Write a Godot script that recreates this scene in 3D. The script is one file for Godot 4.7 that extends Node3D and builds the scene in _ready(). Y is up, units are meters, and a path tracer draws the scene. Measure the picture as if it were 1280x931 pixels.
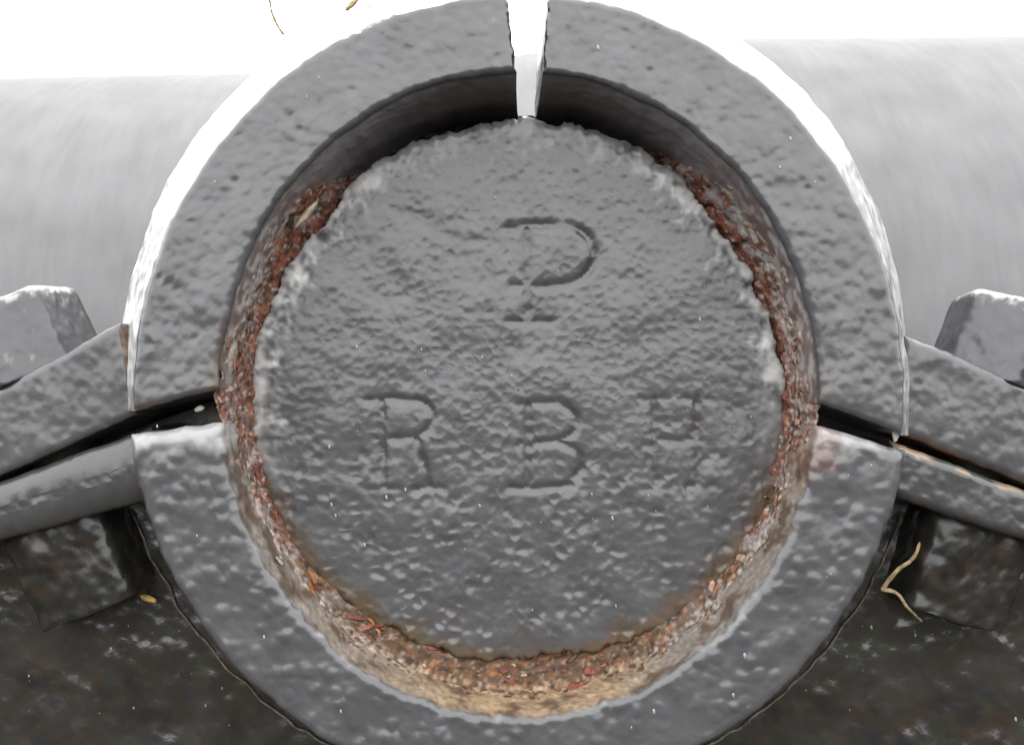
extends Node3D
# Close-up of an old iron gun: the trunnion end in its split clamp. Lengths inside the builders are millimetres (MM turns them into metres);
# x to the right, y up, z out of the trunnion face, whose centre is the origin.
const MM := 0.001
const LENS_Z := 163.7
var rng := RandomNumberGenerator.new()
var n_fine: FastNoiseLite
var n_mid: FastNoiseLite
var n_big: FastNoiseLite
var n_cell: FastNoiseLite
var n_rust: FastNoiseLite
var n_edge: FastNoiseLite
var M := {}
const PAINT := Color(0.0465, 0.0468, 0.0495)
const PALE := Color(0.30, 0.30, 0.295)
const CHALK_AND_GLEAM := Color(0.42, 0.42, 0.41)  # chalky rim paint, and the painted sky gleam on the bolt heads
const CREAM := Color(0.29, 0.205, 0.125)
const RUST_RED := Color(0.135, 0.048, 0.034)
const RUST_BROWN := Color(0.058, 0.037, 0.024)
const RUST_ORANGE := Color(0.20, 0.088, 0.042)
const RUST_DARK := Color(0.022, 0.014, 0.011)
const GRIME_AND_SHADE := Color(0.0225, 0.0213, 0.0188)  # dirt colour, also used to paint shade on the lower ring edge
const HAZED_BORE := Color(0.17, 0.16, 0.175)  # bore grey lightened to paint in lens haze

func _ready():
	# ---- camera, sky, sun, exposure ----
	var cam := Camera3D.new(); cam.name = "camera"
	cam.position = Vector3(-1.2, 3.2, LENS_Z) * MM
	cam.fov = 46.0; cam.near = 0.01; cam.far = 20.0
	add_child(cam)
	var env := Environment.new()
	env.background_mode = Environment.BG_SKY
	var sm := ProceduralSkyMaterial.new()
	sm.sky_top_color = Color(0.945, 0.945, 0.95); sm.sky_horizon_color = Color(0.905, 0.905, 0.905); sm.sky_curve = 0.2
	sm.ground_bottom_color = Color(0.20, 0.19, 0.17); sm.ground_horizon_color = Color(0.26, 0.255, 0.24)
	sm.sun_angle_max = 0.0; sm.sky_energy_multiplier = 1.0
	var sky := Sky.new(); sky.sky_material = sm
	env.sky = sky
	env.tonemap_mode = Environment.TONE_MAPPER_LINEAR
	env.tonemap_exposure = 6.2
	env.sdfgi_enabled = true; env.ssao_enabled = true; env.ssil_enabled = true
	var we := WorldEnvironment.new(); we.name = "world_environment"; we.environment = env; add_child(we)
	var sun := DirectionalLight3D.new(); sun.name = "overcast_sun"
	sun.light_energy = 0.3; sun.light_angular_distance = 30.0; sun.shadow_enabled = true; sun.light_color = Color(1.0, 0.985, 0.96)
	add_child(sun)
	sun.look_at_from_position(Vector3(-0.15, 1.0, -0.22), Vector3.ZERO, Vector3.FORWARD)

	make_noise(); make_materials()
	build_cannon()
	build_carriage()
	build_caps()
	build_bolts()
	build_rust()
	build_debris()

# ---------------------------------------------------------------- helpers
func noise(sd, freq, oct = 2, type = FastNoiseLite.TYPE_SIMPLEX_SMOOTH) -> FastNoiseLite:
	var n := FastNoiseLite.new()
	n.seed = sd; n.frequency = freq; n.noise_type = type; n.fractal_octaves = oct
	n.fractal_type = FastNoiseLite.FRACTAL_FBM if oct > 1 else FastNoiseLite.FRACTAL_NONE
	return n

func make_noise():
	rng.seed = 71
	n_fine = noise(3, 0.55, 2)
	n_mid = noise(5, 0.26, 2)
	n_big = noise(9, 0.07, 2)
	n_rust = noise(11, 0.55, 4)
	n_edge = noise(15, 0.45, 3)
	n_cell = noise(21, 0.36, 1, FastNoiseLite.TYPE_CELLULAR)
	n_cell.cellular_return_type = FastNoiseLite.RETURN_DISTANCE
	n_cell.cellular_jitter = 1.0

func relief_texture(sd, freq, oct, strength) -> NoiseTexture2D:
	var t := NoiseTexture2D.new()
	t.width = 512; t.height = 512; t.seamless = true; t.as_normal_map = true; t.bump_strength = strength
	t.noise = noise(sd, freq, oct)
	return t

func make_mat(called, rough, spec, tex, tile_mm, strength) -> StandardMaterial3D:
	var m := StandardMaterial3D.new()
	m.resource_name = called
	m.vertex_color_use_as_albedo = true
	m.roughness = rough; m.metallic_specular = spec
	if tex:
		m.normal_enabled = true; m.normal_texture = tex; m.normal_scale = strength
		m.uv1_triplanar = true; m.uv1_scale = Vector3.ONE / (tile_mm * MM)
	return m

func make_materials():
	var t1 = relief_texture(31, 0.02, 3, 6.0)
	var t2 = relief_texture(37, 0.035, 4, 10.0)
	M.paint = make_mat("grey_paint", 0.28, 0.5, t1, 23.0, 0.08)
	M.barrel = make_mat("barrel_paint", 0.6, 0.11, t1, 43.0, 0.03)
	M.grime = make_mat("dirty_paint", 0.22, 0.5, t1, 25.0, 0.2)
	M.rust = make_mat("rust", 0.5, 0.25, t2, 7.0, 0.9)
	M.nut = make_mat("wet_iron", 0.32, 0.45, t1, 31.0, 0.12)
	M.iron = make_mat("dark_paint", 0.42, 0.25, t1, 23.0, 0.1)
	M.straw = make_mat("straw", 0.6, 0.4, null, 1.0, 0.0)
	var w := StandardMaterial3D.new(); w.resource_name = "glint_bead"
	w.albedo_color = Color(0.46, 0.46, 0.46); w.roughness = 0.06  # pale albedo stands in for the glint of wet specks
	M.glint = w

func numbered(called: String, parent: Node) -> String:
	if not parent.has_node(NodePath(called)): return called
	var k := 1
	while parent.has_node(NodePath("%s_%03d" % [called, k])): k += 1
	return "%s_%03d" % [called, k]

func tag(o: Node, label: String, category: String, group = ""):
	o.set_meta("label", label); o.set_meta("category", category)
	if group != "": o.set_meta("group", group)

func thing(called: String, label: String, category: String, at = Vector3.ZERO, group = "") -> Node3D:
	var o := Node3D.new(); o.name = numbered(called, self); add_child(o)
	o.position = at * MM
	tag(o, label, category, group)
	return o

func put(called: String, mesh: Mesh, parent: Node = self, at = Vector3.ZERO) -> MeshInstance3D:
	var o := MeshInstance3D.new(); o.mesh = mesh
	o.name = numbered(called, parent); parent.add_child(o)
	o.position = at * MM
	return o

func ang(deg: float) -> Vector3: return Vector3(cos(deg_to_rad(deg)), sin(deg_to_rad(deg)), 0)

func table(t: Array, x: float) -> float:
	if x <= t[0][0]: return t[0][1]
	for i in range(1, t.size()):
		if x <= t[i][0]:
			return lerpf(t[i - 1][1], t[i][1], (x - t[i - 1][0]) / (t[i][0] - t[i - 1][0]))
	return t[-1][1]

func grid_normals(nu: int, nv: int, P: PackedVector3Array, wrap: bool) -> PackedVector3Array:
	var N := PackedVector3Array(); N.resize(nu * nv)
	var last := Vector3(0, 0, 1)
	for j in nv:
		var ja := maxi(j - 1, 0) * nu; var jb := mini(j + 1, nv - 1) * nu; var jc := j * nu
		for i in nu:
			var ia: int = (i - 1 + nu) % nu if wrap else maxi(i - 1, 0)
			var ib: int = (i + 1) % nu if wrap else mini(i + 1, nu - 1)
			var n := (P[jc + ib] - P[jc + ia]).cross(P[jb + i] - P[ja + i])
			var l := n.length()
			if l > 1e-7: last = n / l
			N[jc + i] = last
	return N

# A grid of points (mm), pushed along its normals by disp(p, n), coloured by col(p, n), as one smooth mesh. flip turns it inside out.
func sheet(nu: int, nv: int, P: PackedVector3Array, wrap: bool, disp: Callable, col: Callable, mat: Material, flip = false) -> ArrayMesh:
	var N := grid_normals(nu, nv, P, wrap)
	var s := -1.0 if flip else 1.0
	if disp.is_valid():
		for k in P.size(): P[k] += N[k] * (s * disp.call(P[k], N[k] * s))
		N = grid_normals(nu, nv, P, wrap)
	var C := PackedColorArray(); C.resize(P.size())
	for k in P.size():
		N[k] *= s
		C[k] = col.call(P[k], N[k])
		P[k] *= MM
	var I := PackedInt32Array()
	var cols := nu if wrap else nu - 1
	I.resize(cols * (nv - 1) * 6)
	var q := 0
	for j in nv - 1:
		for i in cols:
			var a := j * nu + i; var b := j * nu + (i + 1) % nu
			var c := a + nu; var d := b + nu
			if flip:
				I[q] = a; I[q + 1] = b; I[q + 2] = c; I[q + 3] = b; I[q + 4] = d; I[q + 5] = c
			else:
				I[q] = a; I[q + 1] = c; I[q + 2] = b; I[q + 3] = b; I[q + 4] = c; I[q + 5] = d
			q += 6
	var arr := []; arr.resize(Mesh.ARRAY_MAX)
	arr[Mesh.ARRAY_VERTEX] = P; arr[Mesh.ARRAY_NORMAL] = N; arr[Mesh.ARRAY_COLOR] = C; arr[Mesh.ARRAY_INDEX] = I
	var m := ArrayMesh.new(); m.add_surface_from_arrays(Mesh.PRIMITIVE_TRIANGLES, arr)
	m.surface_set_material(0, mat)
	return m

# Profile of one side-to-side run: [offset, drop] pairs - wall, rounded edge, flat, rounded edge, wall.
func run(length: float, r: float, thick: float, nf: int, lean_a = 0.0, lean_b = 0.0) -> Array:
	var out := []
	for k in 5: out.append([-lean_a * (1.0 - k / 5.0), lerpf(thick, r, k / 5.0)])
	for k in 6:
		var a := k / 6.0 * PI / 2
		out.append([r * (1 - cos(a)), r * (1 - sin(a))])
	for k in nf + 1: out.append([lerpf(r, length - r, k / float(nf)), 0.0])
	for k in range(1, 6):
		var a := k / 6.0 * PI / 2
		out.append([length - r * (1 - sin(a)), r * (1 - cos(a))])
	for k in 6: out.append([length + lean_b * (k / 5.0), lerpf(r, thick, k / 5.0)])
	return out

# A thick piece with rounded edges: place(o_s, o_t) gives the plan position, front is the z of its face.
func pillow(S: Array, T: Array, rmax: float, front: float, place: Callable, disp: Callable, col: Callable, mat: Material, flip = false) -> ArrayMesh:
	var P := PackedVector3Array(); P.resize(S.size() * T.size())
	var k := 0
	for t in T:
		for s in S:
			var v = place.call(s[0], t[0])
			var ds: float = s[1]; var dt: float = t[1]
			var d := maxf(ds, dt)
			if ds < rmax and dt < rmax: d = ds + dt - ds * dt / rmax
			P[k] = Vector3(v.x, v.y, front - d + (v.z if v is Vector3 else 0.0)); k += 1
	return sheet(S.size(), T.size(), P, false, disp, col, mat, flip)

func ragged(p: Vector3, scale: float) -> float: return n_edge.get_noise_3dv(p * scale)

# thick hand-laid paint over cast iron
func paint_bumps(p: Vector3, _n: Vector3) -> float:
	return 0.10 * n_mid.get_noise_3dv(p) + 0.03 * n_fine.get_noise_3dv(p) + 0.25 * n_big.get_noise_3dv(p)

func paint_colour(p: Vector3, _n: Vector3) -> Color:
	var v := 1.0 + 0.18 * n_big.get_noise_3dv(p * 1.7) + 0.10 * n_mid.get_noise_3dv(p + Vector3(40, 0, 0))
	return PAINT * v

# ---------------------------------------------------------------- the gun
const CUT := 0.16
var cut_map := PackedFloat32Array()
const CUT_N := 640
func letters():
	cut_map.resize(CUT_N * CUT_N)
	# strokes of the stamped letters: depth, half width, points (mm on the trunnion face)
	var strokes := [
		[0.50, 0.85, [[-1.8, 30.3], [4, 30.9], [10.5, 30.6], [13.2, 28.3], [14.4, 25.0], [13.1, 21.6], [9.6, 19.7], [4, 19.4], [-1.2, 19.2]]],
		[0.44, 0.9, [[1.6, 29.9], [1.6, 20.5]]], [0.40, 0.9, [[1.6, 19.8], [1.7, 12.8]]], [0.46, 0.75, [[-1.8, 12.6], [6.2, 12.7]]],
		[0.16, 0.8, [[-1.0, 8.0], [1.5, 5.8], [4.5, 6.6]]],
		[0.46, 0.8, [[-27.8, -1.9], [-24, -1.6], [-17.8, -2.1], [-16.0, -4.2], [-16.6, -7.2], [-19.0, -9.0], [-26, -9.2]]],
		[0.42, 0.8, [[-25.6, -2.2], [-25.2, -18.0]]], [0.42, 0.8, [[-19.0, -9.3], [-16.6, -18.2]]], [0.32, 0.8, [[-28.0, -18.5], [-22.8, -18.4]]], [0.32, 0.8, [[-19.0, -18.5], [-14.2, -18.3]]],
		[0.40, 0.8, [[0.2, -2.9], [5, -2.3], [8.6, -2.6], [11.0, -5.0], [10.5, -8.0], [7.8, -9.6], [1.0, -9.9]]],
		[0.46, 0.8, [[7.8, -9.8], [11.4, -11.6], [11.9, -15.0], [9.6, -17.9], [4, -18.4], [-1.4, -18.3]]],
		[0.42, 0.8, [[1.8, -2.9], [1.6, -18.2]]],
		[0.34, 0.75, [[23.0, -1.7], [27.6, -1.6]]], [0.28, 0.75, [[31.4, -1.7], [35.6, -1.7]]], [0.34, 0.75, [[25.4, -1.8], [25.8, -17.8]]], [0.40, 0.8, [[33.4, -1.8], [33.8, -17.6]]],
		[0.46, 0.8, [[25.8, -9.4], [30, -9.7], [33.6, -9.3]]], [0.24, 0.75, [[23.4, -18.4], [28.2, -18.4]]], [0.34, 0.8, [[31.8, -18.1], [36.2, -18.0]]],
		[0.13, 1.0, [[-23, 33.4], [-17.5, 31.6], [-13.0, 28.6], [-10.6, 27.4], [-7.4, 27.8]]], [0.14, 0.9, [[-12, 24.8], [-7.2, 24.5], [-4.8, 21.3]]],
		[0.17, 0.9, [[-26.6, 18.0], [-24.4, 16.4], [-21.4, 17.8]]], [0.10, 0.9, [[-10, 14.2], [-5, 14.8]]]]
	for s in strokes:
		var pts: Array = round_off(s[2])
		for i in pts.size() - 1:
			var a := Vector2(pts[i][0], pts[i][1]); var b := Vector2(pts[i + 1][0], pts[i + 1][1])
			var lo := Vector2(minf(a.x, b.x), minf(a.y, b.y)) - Vector2(2.4, 2.4); var hi := Vector2(maxf(a.x, b.x), maxf(a.y, b.y)) + Vector2(2.4, 2.4)
			for y in range(int(lo.y / CUT) + CUT_N / 2, int(hi.y / CUT) + CUT_N / 2 + 1):
				for x in range(int(lo.x / CUT) + CUT_N / 2, int(hi.x / CUT) + CUT_N / 2 + 1):
					var p := Vector2((x - CUT_N / 2) * CUT, (y - CUT_N / 2) * CUT)
					var q := Geometry2D.get_closest_point_to_segment(p, a, b)
					var d: float = p.distance_to(q) / s[1]
					var up := 1.0 + 0.7 * clampf(absf(b.y - a.y) / a.distance_to(b) - 0.5, 0.0, 0.5) * 2.0
					var dep: float = up * s[0] * (0.78 if a.x > 22.0 and a.y < 0.0 else 0.92) * exp(-d * d * 0.8)
					var k := y * CUT_N + x
					if dep > cut_map[k]: cut_map[k] = dep

func round_off(pts: Array) -> Array:
	for pass_k in 2:
		if pts.size() < 3: return pts
		var out := [pts[0]]
		for i in pts.size() - 1:
			var a: Array = pts[i]; var b: Array = pts[i + 1]
			out.append([a[0] * 0.75 + b[0] * 0.25, a[1] * 0.75 + b[1] * 0.25]); out.append([a[0] * 0.25 + b[0] * 0.75, a[1] * 0.25 + b[1] * 0.75])
		out.append(pts[-1]); pts = out
	return pts

func cut_at(p: Vector3) -> float:
	var x := p.x / CUT + CUT_N / 2; var y := p.y / CUT + CUT_N / 2
	var i := int(x); var j := int(y)
	if i < 0 or j < 0 or i >= CUT_N - 1 or j >= CUT_N - 1: return 0.0
	var k := j * CUT_N + i
	return lerpf(lerpf(cut_map[k], cut_map[k + 1], x - i), lerpf(cut_map[k + CUT_N], cut_map[k + CUT_N + 1], x - i), y - j)

const FACE_R := [[0, 50.4], [15, 48.6], [30, 48.6], [42, 48.4], [52, 50.2], [65, 50.4], [90, 50.4], [115, 50.2], [128, 49.6], [135, 48.6], [160, 49.4], [175, 50.5], [185, 51.0], [200, 51.4], [215, 52.6], [230, 51.4], [245, 50.8], [258, 51.2], [275, 50.0], [290, 51.0], [305, 52.6], [315, 53.8], [330, 52.6], [345, 51.6], [360, 50.4]]
const ROLL := [[0, 1.6], [15, 2.2], [30, 3.0], [45, 3.2], [60, 1.8], [75, 1.4], [105, 1.4], [125, 1.8], [140, 2.8], [160, 2.8], [178, 2.0], [195, 1.6], [230, 1.0], [310, 1.0], [345, 1.6], [360, 2.0]]

func face_disp(p: Vector3, n: Vector3) -> float:
	if p.z < -6: return 0.0
	var low := clampf((8.0 - p.y) / 30.0, 0.0, 1.0)
	var c := n_cell.get_noise_3dv(p * 1.12 + 0.5 * Vector3(n_mid.get_noise_3dv(p), n_mid.get_noise_3dv(p + Vector3(0, 0, 31)), 0))              # -1 in a cell's middle ... ~0 at its rim
	var c2 := n_cell.get_noise_3dv(p * 1.5 + Vector3(50, 3, 0) + 0.6 * Vector3(n_mid.get_noise_3dv(p), n_mid.get_noise_3dv(p + Vector3(0, 0, 31)), 0))
	var h := 0.075 * (1.0 - 0.5 * low) * smoothstep(-0.3, -0.9, c2) + (0.05 + 0.05 * low) * n_mid.get_noise_3dv(p) + 0.018 * n_fine.get_noise_3dv(p) + 0.30 * n_big.get_noise_3dv(p)
	var b := smoothstep(-0.35, -0.92, c)
	h += 0.27 * (0.05 + 0.94 * low) * b * clampf(n_mid.get_noise_3dv(p * 0.5 + Vector3(0, 0, 90)) * 2.0 + 0.45, 0.0, 1.0)
	return h - cut_at(p) * n.z * clampf(0.85 + 0.55 * n_mid.get_noise_3dv(p * 0.6 + Vector3(0, 70, 0)), 0.4, 1.1)

func build_cannon():
	var gun = thing("cannon", "grey painted iron gun barrel whose round stamped trunnion end fills the clamp", "cannon")
	# barrel: a turned tube lying across the view
	var prof := [[-260, 0], [-260, 108], [-160, 110.5], [-30, 112.9], [-26, 113.6], [4, 118.0], [30, 121.6], [52, 122.6], [160, 123.4], [290, 125], [290, 0]]
	var P := PackedVector3Array()
	var xs := []
	for i in prof.size() - 1:
		var steps := maxi(1, int(absf(prof[i + 1][0] - prof[i][0]) / 1.1))
		for k in steps: xs.append([lerpf(prof[i][0], prof[i + 1][0], k / float(steps)), lerpf(prof[i][1], prof[i + 1][1], k / float(steps))])
	xs.append(prof[-1])
	for x in xs:
		for k in 260:
			var a := k / 260.0 * TAU
			P.append(Vector3(x[0], x[1] * sin(a), -173 + x[1] * cos(a)))
	put("barrel", sheet(260, xs.size(), P, true,
		func(p, _n): return 0.02 * n_big.get_noise_3dv(p * 0.6),
		func(p, _n): 
			var streak := n_fine.get_noise_3d(p.x * 0.9, p.y * 0.12, 7.0) + 0.6 * n_mid.get_noise_3d(p.x * 0.8, p.y * 0.3, 3.0)
			return Color(0.124, 0.124, 0.127) * (1.0 + 0.07 * streak + 0.12 * n_big.get_noise_3dv(p * 0.7)),
		M.barrel, true), gun)
	letters()
	# trunnion: face, rolled rim and shaft as one surface
	var nu := 960
	var rows := []
	for k in 230: rows.append(["f", k / 230.0])
	for k in 14: rows.append(["r", k / 14.0])
	for z in [0.0, 1.0, 2.5, 5.0, 9.0, 16.0, 30.0, 60.0, 92.0]: rows.append(["w", z])
	var Q := PackedVector3Array(); Q.resize(nu * rows.size())
	var rim := PackedFloat32Array(); var roll := PackedFloat32Array()
	for i in nu:
		var d := i * 360.0 / nu
		var e := ang(d) * 50.0
		rim.append(table(FACE_R, d) + 0.45 * ragged(e, 1.5) + 1.3 * ragged(e + Vector3(0, 0, 30), 0.35))
		roll.append(table(ROLL, d) * (1.0 + 0.5 * ragged(e + Vector3(0, 0, 60), 0.4)))
	var q := 0
	for row in rows:
		for i in nu:
			var d := ang(i * 360.0 / nu); var t: float = row[1]
			var r: float; var z := 0.0
			if row[0] == "f": r = t * (rim[i] - roll[i])
			elif row[0] == "r":
				r = rim[i] - roll[i] * (1 - sin(t * PI / 2)); z = -roll[i] * 0.5 * (1 - cos(t * PI / 2))
			else:
				r = lerpf(rim[i], 48.6, minf(t / 5.0, 1.0)); z = -roll[i] * 0.5 - t
			Q[q] = d * r + Vector3(0, 0, z - 0.25 * (r / 50) * (r / 50)); q += 1
	put("trunnion", sheet(nu, rows.size(), Q, true, face_disp, face_colour, M.paint, false), gun)

func face_colour(p: Vector3, n: Vector3) -> Color:
	var c := paint_colour(p, n)
	c = c.lerp(GRIME_AND_SHADE, clampf(cut_at(p) * 1.2, 0.0, 0.45))
	c = c.lerp(RUST_BROWN, clampf(n_rust.get_noise_3dv(p * 0.16 + Vector3(0, 0, 50)) * 1.2 - 0.25, 0.0, 0.10))
	var r := Vector2(p.x, p.y).length()
	var d := fposmod(rad_to_deg(atan2(p.y, p.x)), 360.0)
	# thin, chalky paint lifting along the upper left and upper right rim
	var chalk := table([[0, 0.85], [20, 1.0], [50, 1.0], [60, 0.5], [80, 0.3], [120, 0.4], [132, 1.0], [165, 1.0], [185, 0.85], [200, 0.2], [230, 0.0], [310, 0.0], [345, 0.2], [360, 0.5]], d)
	var m := clampf((r - 44.0 + 4.0 * n_mid.get_noise_3dv(p * 0.7) + 2.6 * n_fine.get_noise_3dv(Vector3(d * 0.6, r * 0.5, 5)) + 1.2 * n_fine.get_noise_3dv(p)) / 5.5, 0.0, 1.0) * chalk
	c = c.lerp(CHALK_AND_GLEAM, smoothstep(0.0, 1.0, m) * 0.8)
	var rusty := clampf((r - 49.2 + 1.6 * n_fine.get_noise_3dv(p * 1.3)) / 1.2, 0.0, 1.0)
	var low := table([[0, 0.8], [20, 0.7], [55, 0.6], [70, 0.0], [122, 0.0], [135, 0.7], [200, 0.8], [270, 0.8], [360, 0.8]], d)
	c = c.lerp(RUST_BROWN.lerp(RUST_RED, clampf(0.3 + n_mid.get_noise_3dv(p * 0.7), 0.0, 0.8)), rusty * low)
	# brown weeping that softens the lower edge
	var weep := clampf((r - 46.8 + 3.5 * n_big.get_noise_3dv(p * 2.0) + 1.5 * n_fine.get_noise_3dv(p)) / 4.0, 0.0, 1.0) * clampf(-p.y / 25.0 + 0.2, 0.0, 1.0)
	c = c.lerp(Color(0.050, 0.036, 0.021), weep * 0.85)
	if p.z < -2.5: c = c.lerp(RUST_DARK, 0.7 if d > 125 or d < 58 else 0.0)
	return c

# ---------------------------------------------------------------- clamp and carriage
func oval(deg: float, a: float, b: float) -> float:
	var c := cos(deg_to_rad(deg)) / a; var s := sin(deg_to_rad(deg)) / b
	return 1.0 / sqrt(c * c + s * s)

# the across profile of a ring: bore wall, rounded lip, flat, then an outer edge that flares backwards
func ring_run(w: float, lip: float, thick: float, flare: float, back: float, nf: int) -> Array:
	var out := []
	for k in 30: out.append([0.0, lerpf(thick, lip, pow(k / 30.0, 0.5))])
	for k in 9:
		var a := k / 9.0 * PI / 2
		out.append([lip * (1 - cos(a)), lip * (1 - sin(a))])
	for k in nf + 1: out.append([lerpf(lip, w - 1.2, k / float(nf)), 0.0])
	out.append([w - 0.7, 0.10]); out.append([w - 0.2, 0.42])
	for k in range(1, 15):
		var t := k / 14.0
		out.append([w + flare * t, lerpf(0.9, back, t)])
	for k in range(1, 5): out.append([w + flare, lerpf(back, thick, k / 4.0)])
	return out

func cap_colour(p: Vector3, n: Vector3) -> Color:
	var c := paint_colour(p, n)
	var r := Vector2(p.x, p.y).length()
	var d := rad_to_deg(atan2(p.y, p.x))
	if p.z < 14.4 and r > 64:
		c = c.lerp(CHALK_AND_GLEAM * 1.5, table([[-10, 0.3], [8, 0.5], [25, 0.5], [50, 0.0], [135, 0.0], [150, 0.7], [170, 0.9], [180, 0.5], [190, 0.2]], d if d > -90 else d + 360) * clampf(0.6 + 0.7 * n_mid.get_noise_3d(p.x * 1.6, p.y * 0.9, p.z), 0.0, 1.0))
	if absf(p.x - 1.0) < 6.5 and p.y > 45 and absf(n.x) > 0.55: c = GRIME_AND_SHADE
	# rust creeping out of the bore near the joints
	var joint := maxf(clampf(1.0 - absf(d - 176) / 16.0, 0, 1), clampf(1.0 - absf(d + 2) / 10.0, 0, 1) * 0.7)
	var m := clampf((53.6 - r + 2.0 * n_fine.get_noise_3dv(p)) / 2.0, 0, 1) * joint
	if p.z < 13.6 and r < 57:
		c = HAZED_BORE  # haze over the dark soffit is painted into this grey
		var side := table([[-10, 1.0], [36, 0.9], [52, 0.3], [64, 0.0], [124, 0.0], [138, 0.5], [152, 1.0], [200, 1.0]], d if d > -90 else d + 360)
		c = c.lerp(RUST_BROWN.lerp(RUST_RED, 0.3 + 0.5 * n_mid.get_noise_3dv(p)), 0.75 * side)
		c = c.lerp(PALE, side * clampf(n_mid.get_noise_3dv(p * 1.1 + Vector3(9, 9, 9)) * 2.0 + 0.1, 0, 0.75))
	c = c.lerp(RUST_BROWN, m * 0.6)
	# the stained lower edge of the left half
	var low := clampf((2.2 - (p.y - (-0.2 + (p.x + 50) * 0.2)) + 1.4 * n_fine.get_noise_3dv(p)) / 2.0, 0, 1) if p.x < 0 else 0.0
	return c.lerp(RUST_BROWN, low * 0.4)

func cap_piece(in0: float, in1: float, out0: float, out1: float, flip: bool, seed_shift: float, lean0: float, lean1: float) -> ArrayMesh:
	# angles (degrees) of the two ends at the bore and at the outer edge
	var span := absf(in1 - in0) * PI / 180 * 60
	var S := run(span, 1.0, 45.0, 240, lean0, lean1)
	var W := 14.6
	var T := ring_run(W, 1.1, 45.0, 11.0, 16.5, 46)
	var place := func(s, t):
		var u: float = s / span
		var f: float = clampf(t / W, 0, 1)
		var d := lerpf(lerpf(in0, in1, u), lerpf(out0, out1, u), f)
		var e := ang(d)
		var ra := oval(d, 51.0, 54.3) + 0.35 * ragged(e * 52 + Vector3(0, 0, seed_shift), 0.25)
		var rb := oval(d, 65.6, 67.6) + 0.25 * ragged(e * 70 + Vector3(0, 0, seed_shift), 0.3)
		var fl := table([[-8, 0.45], [8, 0.5], [20, 0.75], [40, 1.0], [140, 1.0], [160, 0.9], [172, 0.85], [186, 0.8]], d)
		var over := maxf(t - W, 0)
		var r: float = lerpf(ra, rb, f) + over * fl
		return Vector3(e.x * r, e.y * r, over / 11.0 * 15.6 * (1.0 - table([[-8, 0.5], [8, 0.62], [20, 0.9], [35, 1.0], [145, 1.0], [160, 0.95], [172, 0.95], [186, 0.9]], d)))
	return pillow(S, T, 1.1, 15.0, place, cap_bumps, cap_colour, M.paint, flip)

func cap_bumps(p: Vector3, n: Vector3) -> float:
	if absf(p.x - 1.0) < 6.5 and p.y > 45 and absf(n.x) > 0.55: return 0.40 * n_edge.get_noise_3d(p.x, p.y * 0.8, p.z * 0.4)
	var c := n_cell.get_noise_3dv(p * 0.8 + Vector3(33, 7, 0))
	var c2 := n_cell.get_noise_3dv(p * 1.3 + Vector3(50, 3, 0) + 0.6 * Vector3(n_mid.get_noise_3dv(p), n_mid.get_noise_3dv(p + Vector3(0, 0, 31)), 0))
	return 0.085 * smoothstep(-0.3, -0.9, c2) + 0.10 * n_mid.get_noise_3dv(p + Vector3(0, 50, 0)) + 0.02 * n_fine.get_noise_3dv(p) + 0.32 * n_big.get_noise_3dv(p) - 0.22 * smoothstep(-0.62, -1.0, c) * clampf(n_mid.get_noise_3dv(p * 0.45) * 2.0 + 0.2, 0.0, 1.0)

func ring_bumps(p: Vector3, n: Vector3) -> float:
	var c := n_cell.get_noise_3dv(p * 1.0 + 0.5 * Vector3(n_mid.get_noise_3dv(p), n_mid.get_noise_3dv(p + Vector3(0, 0, 31)), 0) + Vector3(3, 70, 0))
	return 0.10 * n_mid.get_noise_3dv(p) + 0.025 * n_fine.get_noise_3dv(p) + 0.32 * n_big.get_noise_3dv(p) + 0.25 * smoothstep(-0.35, -0.92, c)

func lug(bl: Vector2, br: Vector2, tr: Vector2, tl: Vector2, front: float, thick: float, r: float, col: Callable, disp: Callable, mat: Material, n: int) -> ArrayMesh:
	var w := (br - bl).length(); var h := (tl - bl).length()
	var S := run(w, r, thick, n); var T := run(h, r, thick, int(n * h / w) + 4)
	var place := func(s, t):
		var u: float = s / w; var v: float = t / h
		return bl.lerp(br, u).lerp(tl.lerp(tr, u), v)
	return pillow(S, T, r, front, place, disp, col, mat)

func build_caps():
	var a = thing("trunnion_clamp", "left half of the split upper clamp ring, with the sloping lug left of the trunnion", "clamp half", Vector3.ZERO, "halves of the upper clamp ring")
	put("ring_arc", cap_piece(179.6, 90.6, 183.0, 91.9, false, 0.0, 0.0, 0.9), a)
	put("lug", lug(Vector2(-160, -45.5), Vector2(-68.2, -4.4), Vector2(-71.0, 12.0), Vector2(-160, -36.1), 8.0, 40.0, 0.9, lug_colour, cap_bumps, M.paint, 220), a)
	var b = thing("trunnion_clamp", "right half of the split upper clamp ring, with the sloping lug right of the trunnion", "clamp half", Vector3.ZERO, "halves of the upper clamp ring")
	put("ring_arc", cap_piece(85.75, -2.2, 85.75, -6.6, false, 20.0, 0.7, 0.0), b)
	put("lug", lug(Vector2(66.5, -7.0), Vector2(160, -44.8), Vector2(160, -28.3), Vector2(69.0, 10.0), 8.0, 40.0, 1.6, lug_colour, cap_bumps, M.paint, 220), b)

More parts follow.
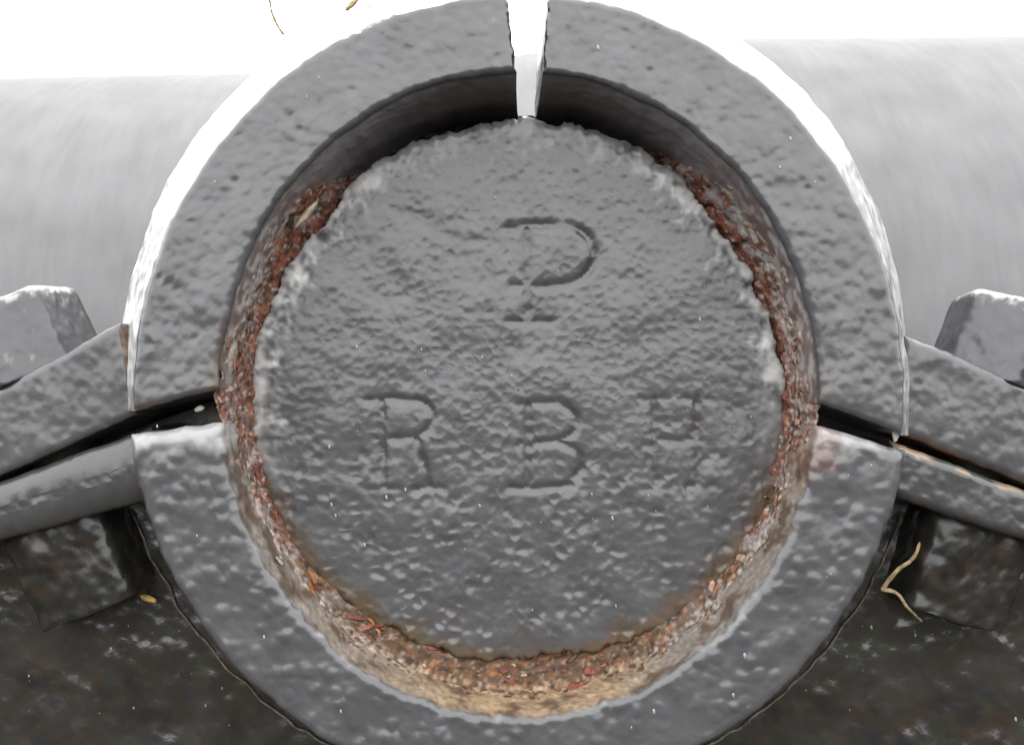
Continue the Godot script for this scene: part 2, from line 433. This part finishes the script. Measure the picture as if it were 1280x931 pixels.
func lug_colour(p: Vector3, n: Vector3) -> Color:
	var c := paint_colour(p, n)
	if p.x < -66:   # rusty seam where the left lug meets the ring
		var m := clampf((p.x + 71.3 + (p.y - 11.4) * 0.2 + 0.6 * n_fine.get_noise_3dv(p)) / 0.8, 0, 1)
		c = c.lerp(CREAM.lerp(RUST_ORANGE, clampf(n_fine.get_noise_3dv(p * 0.7) + 0.5, 0, 1)), m * 0.85)
	elif p.x > 66:  # rust weeping from the joint below the right lug
		var line := -8.0 - (p.x - 68) * 0.42
		c = c.lerp(RUST_ORANGE, clampf((line + 1.3 - p.y + 0.8 * n_fine.get_noise_3dv(p)) / 1.2, 0, 1) * 0.6)
	return c

func lower_lug_colour(p: Vector3, n: Vector3) -> Color:
	var c := paint_colour(p, n).lerp(GRIME_AND_SHADE, 0.55)
	if p.x > 0 and n.y > 0.3: c = c.lerp(CREAM, clampf(n_mid.get_noise_3dv(p * 0.5) * 2.0 + 0.1, 0, 0.45))
	return c

func bearing_colour(p: Vector3, n: Vector3) -> Color:
	var c := paint_colour(p, n)
	var r := Vector2(p.x, p.y).length()
	var d := fposmod(rad_to_deg(atan2(p.y, p.x)), 360.0)
	var ra := oval(d, 51.0, 55.4)
	# ragged, paler lip of the bore
	var lip := clampf((ra + 0.3 - r + 2.6 * n_mid.get_noise_3dv(p * 0.7) + 0.8 * n_fine.get_noise_3dv(p)) / 1.6, 0, 1)
	c = c.lerp(PALE, lip * clampf(0.22 + 0.9 * n_mid.get_noise_3dv(p * 0.35 + Vector3(0, 0, 20)), 0.0, 0.45))
	if r < ra + 0.9:
		var deep := clampf((14.6 - p.z) / 1.2, 0, 1)
		var w := (PALE * 0.55).lerp(CREAM, table([[180, 0.5], [215, 0.25], [240, 0.45], [262, 1.0], [288, 0.9], [300, 0.2], [330, 0.3], [350, 0.7]], d))
		w = w * (0.8 + 0.5 * n_fine.get_noise_3dv(p * 1.5)); w = w.lerp(RUST_BROWN, clampf(n_big.get_noise_3dv(p * 1.9) * 2.0 + n_fine.get_noise_3dv(p * 0.8) * 0.7 + table([[180, 0.9], [208, 0.75], [226, 0.35], [246, 0.2], [262, -0.2], [288, -0.25], [305, -0.05], [328, 0.1], [345, 0.6], [358, 0.9]], d), 0, 0.9))
		c = c.lerp(w, deep * 0.95)
	# top ends beside the joints, paled to paint in sky on their rounded edge
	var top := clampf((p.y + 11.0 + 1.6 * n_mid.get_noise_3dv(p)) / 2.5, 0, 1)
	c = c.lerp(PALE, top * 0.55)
	if p.x > 45 and p.y > -16: c = c.lerp(RUST_BROWN.lerp(RUST_RED, 0.6), clampf((54.5 - p.x) / 4.0 + n_fine.get_noise_3dv(p) * 1.3, 0, 0.45) * clampf((p.y + 15.0 + 3.0 * n_mid.get_noise_3dv(p)) / 3.0, 0, 1))
	# the outer edge darkens towards the plate: its down-facing shade painted in
	if p.z < 11.0 and r > 63: c = c.lerp(GRIME_AND_SHADE.lerp(RUST_BROWN, 0.3), clampf((11.0 - p.z) / 5.0, 0, 0.9))
	return c

func plate_disp(p: Vector3, n: Vector3) -> float:
	if n.z < 0.5: return 0.0
	var c := n_cell.get_noise_3dv(p * 0.9 + Vector3(90, 0, 0))
	return 0.26 * n_mid.get_noise_3dv(p * 0.7) + 0.03 * n_fine.get_noise_3dv(p) + 0.5 * n_big.get_noise_3dv(p * 0.7) + 0.10 * smoothstep(-0.4, -0.95, c)

func plate_colour(p: Vector3, _n: Vector3) -> Color:
	var c := GRIME_AND_SHADE * (0.85 + 0.35 * n_big.get_noise_3dv(p * 1.4))
	return c.lerp(RUST_BROWN * 0.6, clampf(n_mid.get_noise_3dv(p * 0.35 + Vector3(0, 0, 70)) * 1.2 - 0.35, 0, 0.25))

func build_carriage():
	var k = thing("gun_carriage", "dark cast iron carriage cheek with the lower clamp ring and two lower lugs", "gun carriage")
	# lower ring
	var span := 176.0 * PI / 180 * 60
	var S := run(span, 2.2, 40.0, 420)
	var W := 13.4
	var T := ring_run(W, 1.3, 40.0, 3.2, 8.0, 46)
	var place := func(s, t):
		var u: float = s / span
		var f: float = clampf(t / W, 0, 1)
		var d := lerpf(lerpf(353.2, 187.6, u), lerpf(349.6, 188.3, u), f)
		d = lerpf(lerpf(353.4, 186.2, u), lerpf(351.1, 186.5, u), f)
		var e := ang(d)
		var ra := oval(d, 51.0, 55.4) + 0.5 * ragged(e * 52 + Vector3(0, 0, 5), 0.3) + 0.25 * ragged(e * 52, 1.0)
		var rb := oval(d, 66.4, 68.2) + 0.25 * ragged(e * 70, 0.3)
		return Vector2(e.x, e.y) * (lerpf(ra, rb, f) + maxf(t - W, 0))
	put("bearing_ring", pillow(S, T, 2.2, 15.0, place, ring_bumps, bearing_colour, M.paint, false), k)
	put("lower_lug", lug(Vector2(-160, -45.5), Vector2(-66.0, -19.6), Vector2(-66.0, -6.6), Vector2(-160, -40.3), 8.0, 40.0, 2.2, lower_lug_colour, cap_bumps, M.paint, 220), k)
	put("lower_lug", lug(Vector2(66.5, -19.0), Vector2(160, -49.5), Vector2(160, -43.9), Vector2(66.5, -9.0), 8.0, 40.0, 1.8, lower_lug_colour, cap_bumps, M.paint, 220), k)
	var arc := []
	for i in 90:
		var d := lerpf(198, 342, i / 89.0)
		arc.append(ang(d) * (78.4 + 0.6 * ragged(ang(d) * 70, 0.5) + 0.4 * ragged(ang(d) * 70, 2.0)) + Vector3(0, 0, -6.6))
	put("dirt_seam", stalk(arc, 0.2, 0.2, Color(0.065, 0.053, 0.04)), k)
	put("added_gap_plate", lug(Vector2(-160, -46), Vector2(-52, -7), Vector2(-52, 1.0), Vector2(-160, -39), -9.0, 20.0, 0.5, func(_p, _n): return GRIME_AND_SHADE * 0.6, func(p, _n): return 0.1 * n_mid.get_noise_3dv(p), M.nut, 12), k)  # added dark plate that blacks out the see-through joint gap
	put("added_gap_plate", lug(Vector2(52, -9), Vector2(160, -51), Vector2(160, -43), Vector2(52, -1.0), -9.0, 20.0, 0.5, func(_p, _n): return GRIME_AND_SHADE * 0.6, func(p, _n): return 0.1 * n_mid.get_noise_3dv(p), M.nut, 12), k)  # the same added blackout plate for the right joint
	put("cheek_plate", lug(Vector2(-210, -180), Vector2(210, -180), Vector2(210, -14), Vector2(-210, -14), -7.0, 40.0, 1.0, plate_colour, plate_disp, M.grime, 620), k)

# ---------------------------------------------------------------- bolts
# an n-sided head on the y axis: rings of a rounded polygon that follow a profile of [scale, height]
func head(sides: int, r: float, round: float, prof: Array, turn: float, col: Callable, disp: Callable, mat: Material) -> ArrayMesh:
	var nu := 168
	var P := PackedVector3Array()
	for pr in prof:
		for i in nu:
			var a := i * TAU / nu
			var w := fposmod(a, TAU / sides) - PI / sides
			var rr := r * cos(PI / sides) / cos(w)
			if sides == 4:
				rr = r * 0.7071 / pow(pow(absf(cos(a - PI / 4)), 5.0) + pow(absf(sin(a - PI / 4)), 5.0), 0.2)
				P.append(Vector3(rr * pr[0] * cos(a + turn), pr[1], rr * pr[0] * sin(a + turn))); continue
			rr = lerpf(rr, r * cos(PI / sides) * 1.09, clampf(round * pow(absf(w) / (PI / sides), 8.0), 0, 1))
			P.append(Vector3(rr * pr[0] * cos(a + turn), pr[1], rr * pr[0] * sin(a + turn)))
	return sheet(nu, prof.size(), P, true, disp, col, mat, true)

func head_prof(h: float, cham: float) -> Array:
	var out := []
	out.append([0.0, 0.0]); out.append([0.99, 0.0])
	for k in 26: out.append([1.0, lerpf(0.2, h - cham, k / 25.0)])
	for k in range(1, 8):
		var t := k / 7.0 * PI / 2
		out.append([1.0 - 0.13 * (1 - cos(t)) , h - cham + cham * sin(t)])
	for k in range(1, 14): out.append([0.87 * (1 - k / 13.0), h + 0.01 * k])
	return out

func build_bolts():
	var bump := func(p, _n): return 0.13 * n_mid.get_noise_3dv(p + Vector3(5, 5, 5)) + 0.07 * n_fine.get_noise_3dv(p) + 0.2 * n_big.get_noise_3dv(p * 1.5)
	var nutbump := func(p, _n): return 0.4 * n_mid.get_noise_3dv(p * 0.7 + Vector3(5, 35, 5)) + 0.10 * n_fine.get_noise_3dv(p) + 0.6 * n_big.get_noise_3dv(p * 1.5)
	var hexcol := func(p, n):
		var c := paint_colour(p * 1.3, n) * Color(0.62, 0.64, 0.68)
		if p.y > 13.2: c = c.lerp(CHALK_AND_GLEAM, clampf((p.y - 13.9) / 1.6 + n_fine.get_noise_3dv(p), 0.0, 0.45))  # paler top: sky light on the chamfer painted in
		return c.lerp(CREAM, clampf(n_rust.get_noise_3dv(p * 0.35) * 3.0 - 1.3, 0, 0.6))
	var nutcol := func(p, n):
		var c := GRIME_AND_SHADE * (0.6 + 0.3 * n_mid.get_noise_3dv(p))
		return c.lerp(RUST_BROWN * 0.7, clampf(n_mid.get_noise_3dv(p * 0.5 + Vector3(0, 40, 0)) * 1.5 - 0.3, 0, 0.5))
	# left bolt, then right bolt: place on the lug, lean of the axis, further lean and turn of the hexagon, lean of the nut, depth of the nut
	for b in [[Vector3(-90.0, 1.4, -3.0), 13.5, 12.5, 38.0, 8.0, 33.0, "hexagonal head and square nut of the clamp bolt at the left lug", 4.0],
			[Vector3(89.4, 0.6, -3.0), -11.0, -11.0, 40.0, -5.0, 33.0, "hexagonal head and square nut of the clamp bolt at the right lug", -4.0]]:
		var o = thing("clamp_bolt", b[6], "bolt", b[0], "bolts that close the clamp")
		o.rotation_degrees = Vector3(0, 0, b[1])
		var hx := put("hex_head", head(6, 12.2, 0.5, head_prof(15.5, 2.2), deg_to_rad(b[3]), hexcol, bump, M.paint), o)
		hx.rotation_degrees = Vector3(0, 0, b[2])
		var sh := []
		for k in 12: sh.append([1.0, -b[5] + k / 11.0 * (b[5] + 1)])
		put("shank", head(36, 6.0, 0.0, sh, 0.0, func(_p, _n): return GRIME_AND_SHADE * 0.4, bump, M.rust), o)
		var nut := put("square_nut", head(4, 14.6, 1.0, head_prof(20.0, 4.5), deg_to_rad(45.0 + b[7]), nutcol, nutbump, M.nut), o, Vector3(0, -b[5] - 10.5, -5.0))
		nut.rotation_degrees = Vector3(4, 0, b[4])

# ---------------------------------------------------------------- rust
const CLIMB := [[0, 11.0], [10, 11.5], [20, 11.5], [32, 10], [45, 6.5], [54, 1], [62, -9], [75, -14], [110, -14], [126, -9], [132, 1], [140, 8.5], [150, 11.5], [165, 13], [178, 14.2], [186, 13.4], [196, 10.5], [205, 8], [220, 8.5], [235, 8.5], [250, 9.6], [270, 9.6], [290, 9.6], [310, 8.0], [325, 7.4], [340, 8.5], [352, 13.2], [357, 13], [360, 9.0]]
const MIDZ := [[0, 1.5], [20, 0.5], [40, -0.4], [52, -2], [60, -12], [126, -12], [133, -1], [150, 1.2], [180, 3.5], [195, 1.8], [215, 0.4], [240, 0.0], [262, -0.8], [285, -0.8], [300, 0.0], [330, 0.2], [350, 2.5], [360, 1.5]]

func rust_point(d: float, t: float) -> Vector3:
	var e := ang(d)
	var ra := oval(d, 51.2, 54.6 if d < 180 else 55.6)
	var zc := table(CLIMB, d); var zm := table(MIDZ, d)
	var r: float; var z: float
	if t < 0.35:
		var f := t / 0.35
		r = lerpf(minf(50.9, ra - 0.4) - 3.2, minf(50.9, ra - 0.4), f); z = lerpf(-4.5, zm - 1.0, f)
	elif t < 0.65:
		var f := (t - 0.35) / 0.3
		r = lerpf(minf(50.9, ra - 0.4), ra - 0.3, f); z = lerpf(zm - 1.0, lerpf(zm, zc, 0.35), f)
	else:
		var f := (t - 0.65) / 0.35
		r = lerpf(ra - 0.3, ra + 0.4, f); z = lerpf(lerpf(zm, zc, 0.35), zc, f)
	return e * r + Vector3(0, 0, z)

func rust_colour(p: Vector3, _n: Vector3) -> Color:
	var d := fposmod(rad_to_deg(atan2(p.y, p.x)), 360.0)
	var r := Vector2(p.x, p.y).length()
	var q := Vector3(d * 0.5, r * 1.25, p.z * 1.25)
	var a := n_rust.get_noise_3dv(q * 0.9); var b := n_mid.get_noise_3dv(p * 1.4 + Vector3(8, 0, 3)); var g := n_fine.get_noise_3dv(p * 1.3 + Vector3(0, 60, 0))
	var red := table([[0, 0.6], [60, 0.8], [130, 0.85], [165, 0.65], [185, 0.7], [215, 0.35], [250, 0.2], [300, 0.2], [340, 0.45], [360, 0.6]], d)
	var c := RUST_BROWN.lerp(RUST_RED, clampf(red + b * 0.8, 0, 1))
	if p.y < -30.0: c = c.lerp(Color(0.050, 0.033, 0.018), 0.6)
	c = c.lerp(RUST_ORANGE, clampf(a * 2.4 - 0.5, 0, 0.8))
	c = c.lerp(RUST_DARK, clampf(-a * 2.6 - 0.2, 0, 0.85))
	c = c.lerp(PALE, clampf(g * 2.6 - 0.75, 0, 0.7) * table([[0, 1.0], [200, 1.0], [225, 0.25], [310, 0.25], [335, 1.0], [360, 1.0]], d))
	var wall := clampf((r - (oval(d, 51.2, 55.0) - 1.2)) / 1.0, 0, 1)
	var pale := table([[0, 0.35], [12, 0.8], [40, 0.85], [55, 0.3], [130, 0.2], [145, 0.6], [160, 0.85], [172, 0.7], [182, 0.1], [200, 0.35], [215, 0.6], [230, 0.45], [260, 0.3], [300, 0.3], [330, 0.5], [350, 0.25], [360, 0.35]], d)
	var what := PALE.lerp(CREAM, table([[0, 0.3], [130, 0.3], [230, 0.3], [256, 0.9], [286, 0.9], [305, 0.3], [360, 0.3]], d))
	var patch := smoothstep(-0.12, 0.3, n_mid.get_noise_3dv(p * 0.55 + Vector3(70, 0, 0))) * table([[0, 0.55], [12, 0.95], [45, 0.95], [56, 0.3], [140, 0.4], [150, 0.9], [170, 0.8], [180, 0.2], [200, 0.45], [220, 0.4], [238, 0.0], [302, 0.0], [325, 0.5], [350, 0.3], [360, 0.55]], d) * clampf((r - 50.0) / 1.2, 0.0, 1.0)
	c = c.lerp(PALE * 0.75, patch * 0.9)
	if d > 58 and d < 126: c = c.lerp(GRIME_AND_SHADE, clampf(minf(d - 58, 126 - d) / 6.0, 0.0, 1.0))
	c = c.lerp(what, clampf(wall * pale + g * 0.8 - 0.05, 0, 0.85) * (0.35 + 0.65 * wall))
	return c

func rust_disp(p: Vector3, _n: Vector3) -> float:
	var d := atan2(p.y, p.x) * 28.0
	var q := Vector3(d, Vector2(p.x, p.y).length() * 1.2, p.z * 1.2)
	var lump := n_mid.get_noise_3dv(p * 0.8 + Vector3(0, 0, 17))
	var layer := n_rust.get_noise_3dv(q * 0.8)
	if p.y < -35.0: return 0.45 * lump + 0.5 * layer + 0.1 * absf(n_edge.get_noise_3dv(q * 1.6)) - 0.1
	return 0.8 * lump + 0.75 * layer + 0.35 * absf(n_edge.get_noise_3dv(q * 1.6)) - 0.1

func build_rust():
	var trunnion = get_node("cannon/trunnion")
	var nu := 1400; var nv := 46
	var P := PackedVector3Array(); P.resize(nu * nv)
	var q := 0
	for j in nv:
		for i in nu:
			P[q] = rust_point(i * 360.0 / nu, j / (nv - 1.0)); q += 1
	put("rust_rim", sheet(nu, nv, P, true, rust_disp, rust_colour, M.rust, false), trunnion)
	# flakes: a few ragged scale shapes, shared by all
	var shapes := []
	var tones := [RUST_RED, RUST_ORANGE, RUST_BROWN * 1.4, Color(0.28, 0.19, 0.14), RUST_RED * 1.2, RUST_BROWN, RUST_RED * 0.8]
	for v in 14:
		shapes.append(flake_shape(tones[v % tones.size()]))
	var spots := [[132, 160, 22], [160, 188, 26], [188, 216, 20], [216, 240, 20], [240, 300, 44], [300, 325, 9], [330, 360, 22], [0, 20, 12], [20, 56, 22]]
	var crumbs := SurfaceTool.new(); crumbs.begin(Mesh.PRIMITIVE_TRIANGLES)
	for s in spots:
		for k in s[2] * 3:
			var d := rng.randf_range(s[0], s[1]); var t := clampf(rng.randfn(0.52, 0.13), 0.3, 0.92)
			if n_edge.get_noise_1d(d * 0.22) < (0.06 if d > 200 and d < 330 else -0.05): continue
			var p := rust_point(d, t)
			var p2 := rust_point(d + 0.5, t); var p3 := rust_point(d, t + 0.03)
			var n := (p2 - p).cross(p3 - p).normalized()
			if n.z < 0: n = -n
			var e := ang(d)
			var tip := (n + Vector3(rng.randfn(0, 0.25), rng.randfn(0, 0.25), rng.randfn(0, 0.2))).normalized()
			var along := (e.cross(Vector3(0, 0, 1)) + Vector3(rng.randfn(0, 0.5), rng.randfn(0, 0.5), 0)).normalized()
			var side := along.cross(tip).normalized(); along = tip.cross(side).normalized()
			var big: bool = k < s[2]
			var sz := (rng.randf_range(0.5, 1.0) if rng.randf() < 0.7 else rng.randf_range(1.0, 1.9)) if big else rng.randf_range(0.25, 0.6)
			var bas := Basis(along * sz * rng.randf_range(1.0, 2.4), tip * sz * 0.5, side * sz * rng.randf_range(0.5, 0.9))
			var pos := p + n * (0.1 + 0.4 * rng.randf())
			var mesh: ArrayMesh = shapes[rng.randi() % shapes.size()]
			if big:
				var o := put("rust_flake", mesh, trunnion, pos)
				o.basis = bas
			else:
				var vs: PackedVector3Array = mesh.surface_get_arrays(0)[Mesh.ARRAY_VERTEX]; var cs: PackedColorArray = mesh.surface_get_arrays(0)[Mesh.ARRAY_COLOR]
				for i in vs.size():
					crumbs.set_smooth_group(-1); crumbs.set_color(cs[i]); crumbs.add_vertex(bas * vs[i] + pos * MM)
	crumbs.generate_normals()
	var cm := crumbs.commit(); cm.surface_set_material(0, M.rust)
	var co := put("rust_crumbs", cm, trunnion); co.set_meta("kind", "stuff")

func flake_shape(tone: Color) -> ArrayMesh:
	# a thin ragged scale about 2 mm across, thickness a quarter of that
	var st := SurfaceTool.new(); st.begin(Mesh.PRIMITIVE_TRIANGLES)
	var n := 6
	var top := []; var bot := []
	for i in n:
		var a := i * TAU / n + rng.randf_range(-0.25, 0.25)
		var r := rng.randf_range(0.35, 1.15)
		top.append(Vector3(cos(a) * r * 0.85, 0.22 + rng.randf_range(-0.12, 0.22), sin(a) * r * 0.85) * MM)
		bot.append(Vector3(cos(a) * r, -0.25, sin(a) * r) * MM)
	var peak := Vector3(rng.randf_range(-0.2, 0.2), rng.randf_range(0.25, 0.5), rng.randf_range(-0.2, 0.2)) * MM
	st.set_smooth_group(-1)
	for i in n:
		var j := (i + 1) % n
		st.set_color(tone * rng.randf_range(0.7, 1.25))
		for v in [peak, top[i], top[j], top[i], bot[i], bot[j], top[i], bot[j], top[j]]: st.add_vertex(v)
	st.generate_normals()
	var m := st.commit(); m.surface_set_material(0, M.rust)
	return m

# ---------------------------------------------------------------- straws, seeds, chips
func stalk(pts: Array, r0: float, r1: float, tone: Color) -> ArrayMesh:
	var c := Curve3D.new()
	for p in pts: c.add_point(p)
	for i in range(1, pts.size() - 1):
		var t: Vector3 = (pts[i + 1] - pts[i - 1]) * 0.2
		c.set_point_in(i, -t); c.set_point_out(i, t)
	c.bake_interval = 0.5
	var L := c.get_baked_length(); var rows := int(L / 0.5) + 2; var nu := 10
	var P := PackedVector3Array()
	for j in rows:
		var o := L * j / (rows - 1.0)
		var p := c.sample_baked(o); var q := c.sample_baked(minf(o + 0.3, L)); var pr := c.sample_baked(maxf(o - 0.3, 0))
		var f := (q - pr).normalized(); var s := f.cross(Vector3(0.2, 0.3, 1)).normalized(); var u := s.cross(f)
		var r := lerpf(r0, r1, o / L) * (0.05 if j == 0 or j == rows - 1 else 1.0)
		for i in nu:
			var a := i * TAU / nu
			P.append(p + s * cos(a) * r + u * sin(a) * r * 0.4)
	return sheet(nu, rows, P, true, func(p, _n): return 0.14 * n_fine.get_noise_3dv(p * 1.6), func(p, _n): return tone * (0.9 + 0.9 * n_fine.get_noise_3dv(p * 1.1)), M.straw, true)

func chip(size: Vector3, tone: Color, sd: float) -> ArrayMesh:
	var nu := 22; var nv := 13
	var P := PackedVector3Array()
	for j in nv:
		var b := PI * j / (nv - 1.0)
		for i in nu:
			var a := i * TAU / nu
			P.append(Vector3(sin(b) * cos(a), cos(b), sin(b) * sin(a)) * size)
	return sheet(nu, nv, P, true, func(p, _n): return 0.3 * size.y * n_edge.get_noise_3dv(p * 1.6 + Vector3(sd, 0, 0)), func(p, _n): return tone * (1.0 + 0.35 * n_fine.get_noise_3dv(p * 2.0)), M.straw, true)

func build_debris():
	var straw := Color(0.17, 0.125, 0.065)
	var o = put("dry_straw", stalk([Vector3(-42.6, 64.5, 4.0), Vector3(-44.2, 67.0, 5.0), Vector3(-44.9, 70.5, 6.0), Vector3(-45.2, 76, 7.0)], 0.26, 0.16, straw))
	tag(o, "thin curved dry straw standing on the top left rim of the clamp ring", "straw")
	o = put("dry_leaf", chip(Vector3(1.7, 0.5, 0.9), straw * 1.2, 2.0), self, Vector3(-29.6, 68.6, 8.0)); o.rotation_degrees = Vector3(30, 20, 48)
	tag(o, "short dry leaf tip lying on the top of the clamp ring", "leaf")
	var tw = thing("grass_twig", "forked dry grass twig lying beside the lower ring near the right square nut", "twig")
	put("stem", stalk([Vector3(72.2, -27.2, 6.0), Vector3(71.2, -30.2, 5.6), Vector3(68.2, -32.8, 5.2), Vector3(65.8, -36.4, 4.8)], 0.3, 0.45, straw * 1.1), tw)
	put("stem", stalk([Vector3(65.8, -36.2, 4.7), Vector3(68.6, -36.8, 4.6), Vector3(70.9, -39.6, 4.0), Vector3(75.0, -43.0, 1.0)], 0.4, 0.2, straw * 0.85), tw)
	o = put("seed_husk", chip(Vector3(1.7, 0.6, 0.7), Color(0.42, 0.29, 0.09), 5.0), self, Vector3(-71.4, -40.4, -5.4)); o.rotation_degrees = Vector3(0, 0, -18)
	tag(o, "small yellow seed husk on the dark plate below the left square nut", "seed")
	o = put("leaf_scrap", chip(Vector3(3.2, 0.6, 1.1), Color(0.30, 0.25, 0.18), 9.0), self, Vector3(-38.6, 31.8, 4.6)); o.rotation_degrees = Vector3(0, 15, 52)
	tag(o, "pale leaf scrap caught in the rust at the upper left of the trunnion", "leaf")
	o = put("white_chip", chip(Vector3(0.9, 0.5, 0.5), Color(0.4, 0.4, 0.37), 14.0), self, Vector3(-56.4, -3.2, 9.0)); o.rotation_degrees = Vector3(0, 0, 16)
	tag(o, "white crumb stuck in the dark joint left of the trunnion", "crumb")
	o = put("paint_chip", chip(Vector3(0.5, 1.3, 0.5), Color(0.25, 0.25, 0.24), 19.0), self, Vector3(65.0, -7.6, 12.5)); o.rotation_degrees = Vector3(0, 0, -8)
	tag(o, "pale paint flake bridging the joint right of the trunnion", "paint flake")
	build_drops()

func build_drops():
	# opaque drops on the front faces, wet glints painted in as pale grey
	var ball := SphereMesh.new(); ball.radius = 0.5 * MM; ball.height = 0.55 * MM; ball.radial_segments = 16; ball.rings = 8; ball.material = M.glint
	var at := []
	for k in 420:
		var p := Vector3(rng.randf_range(-98, 98), rng.randf_range(-66, 66), 0)
		var r := Vector2(p.x, p.y).length()
		var d := rad_to_deg(atan2(p.y, p.x))
		if r < 46: p.z = -0.25 * (r / 50) * (r / 50) + face_disp(p, Vector3.BACK)
		elif r > 57 and r < 63.5: p.z = 15.0 + (cap_bumps(p + Vector3(0, 0, 15), Vector3.BACK) if d > 3 and d < 172 else ring_bumps(p + Vector3(0, 0, 15), Vector3.BACK))
		elif r > 76 and p.y < -46: p.z = -7.0 + plate_disp(p + Vector3(0, 0, -7), Vector3.BACK)
		else: continue
		if r < 76 and rng.randf() < 0.3: continue
		at.append(p)
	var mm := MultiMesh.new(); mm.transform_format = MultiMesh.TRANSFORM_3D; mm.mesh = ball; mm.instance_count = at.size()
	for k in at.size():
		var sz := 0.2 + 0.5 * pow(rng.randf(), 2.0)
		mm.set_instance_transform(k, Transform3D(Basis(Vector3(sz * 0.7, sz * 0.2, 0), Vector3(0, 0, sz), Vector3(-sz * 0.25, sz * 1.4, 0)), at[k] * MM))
	var o := MultiMeshInstance3D.new(); o.name = "glint_drops"; o.multimesh = mm; add_child(o)
	o.set_meta("kind", "stuff"); tag(o, "tiny opaque drops with pale painted glints scattered over the trunnion face, clamp rings and plate", "water drops")
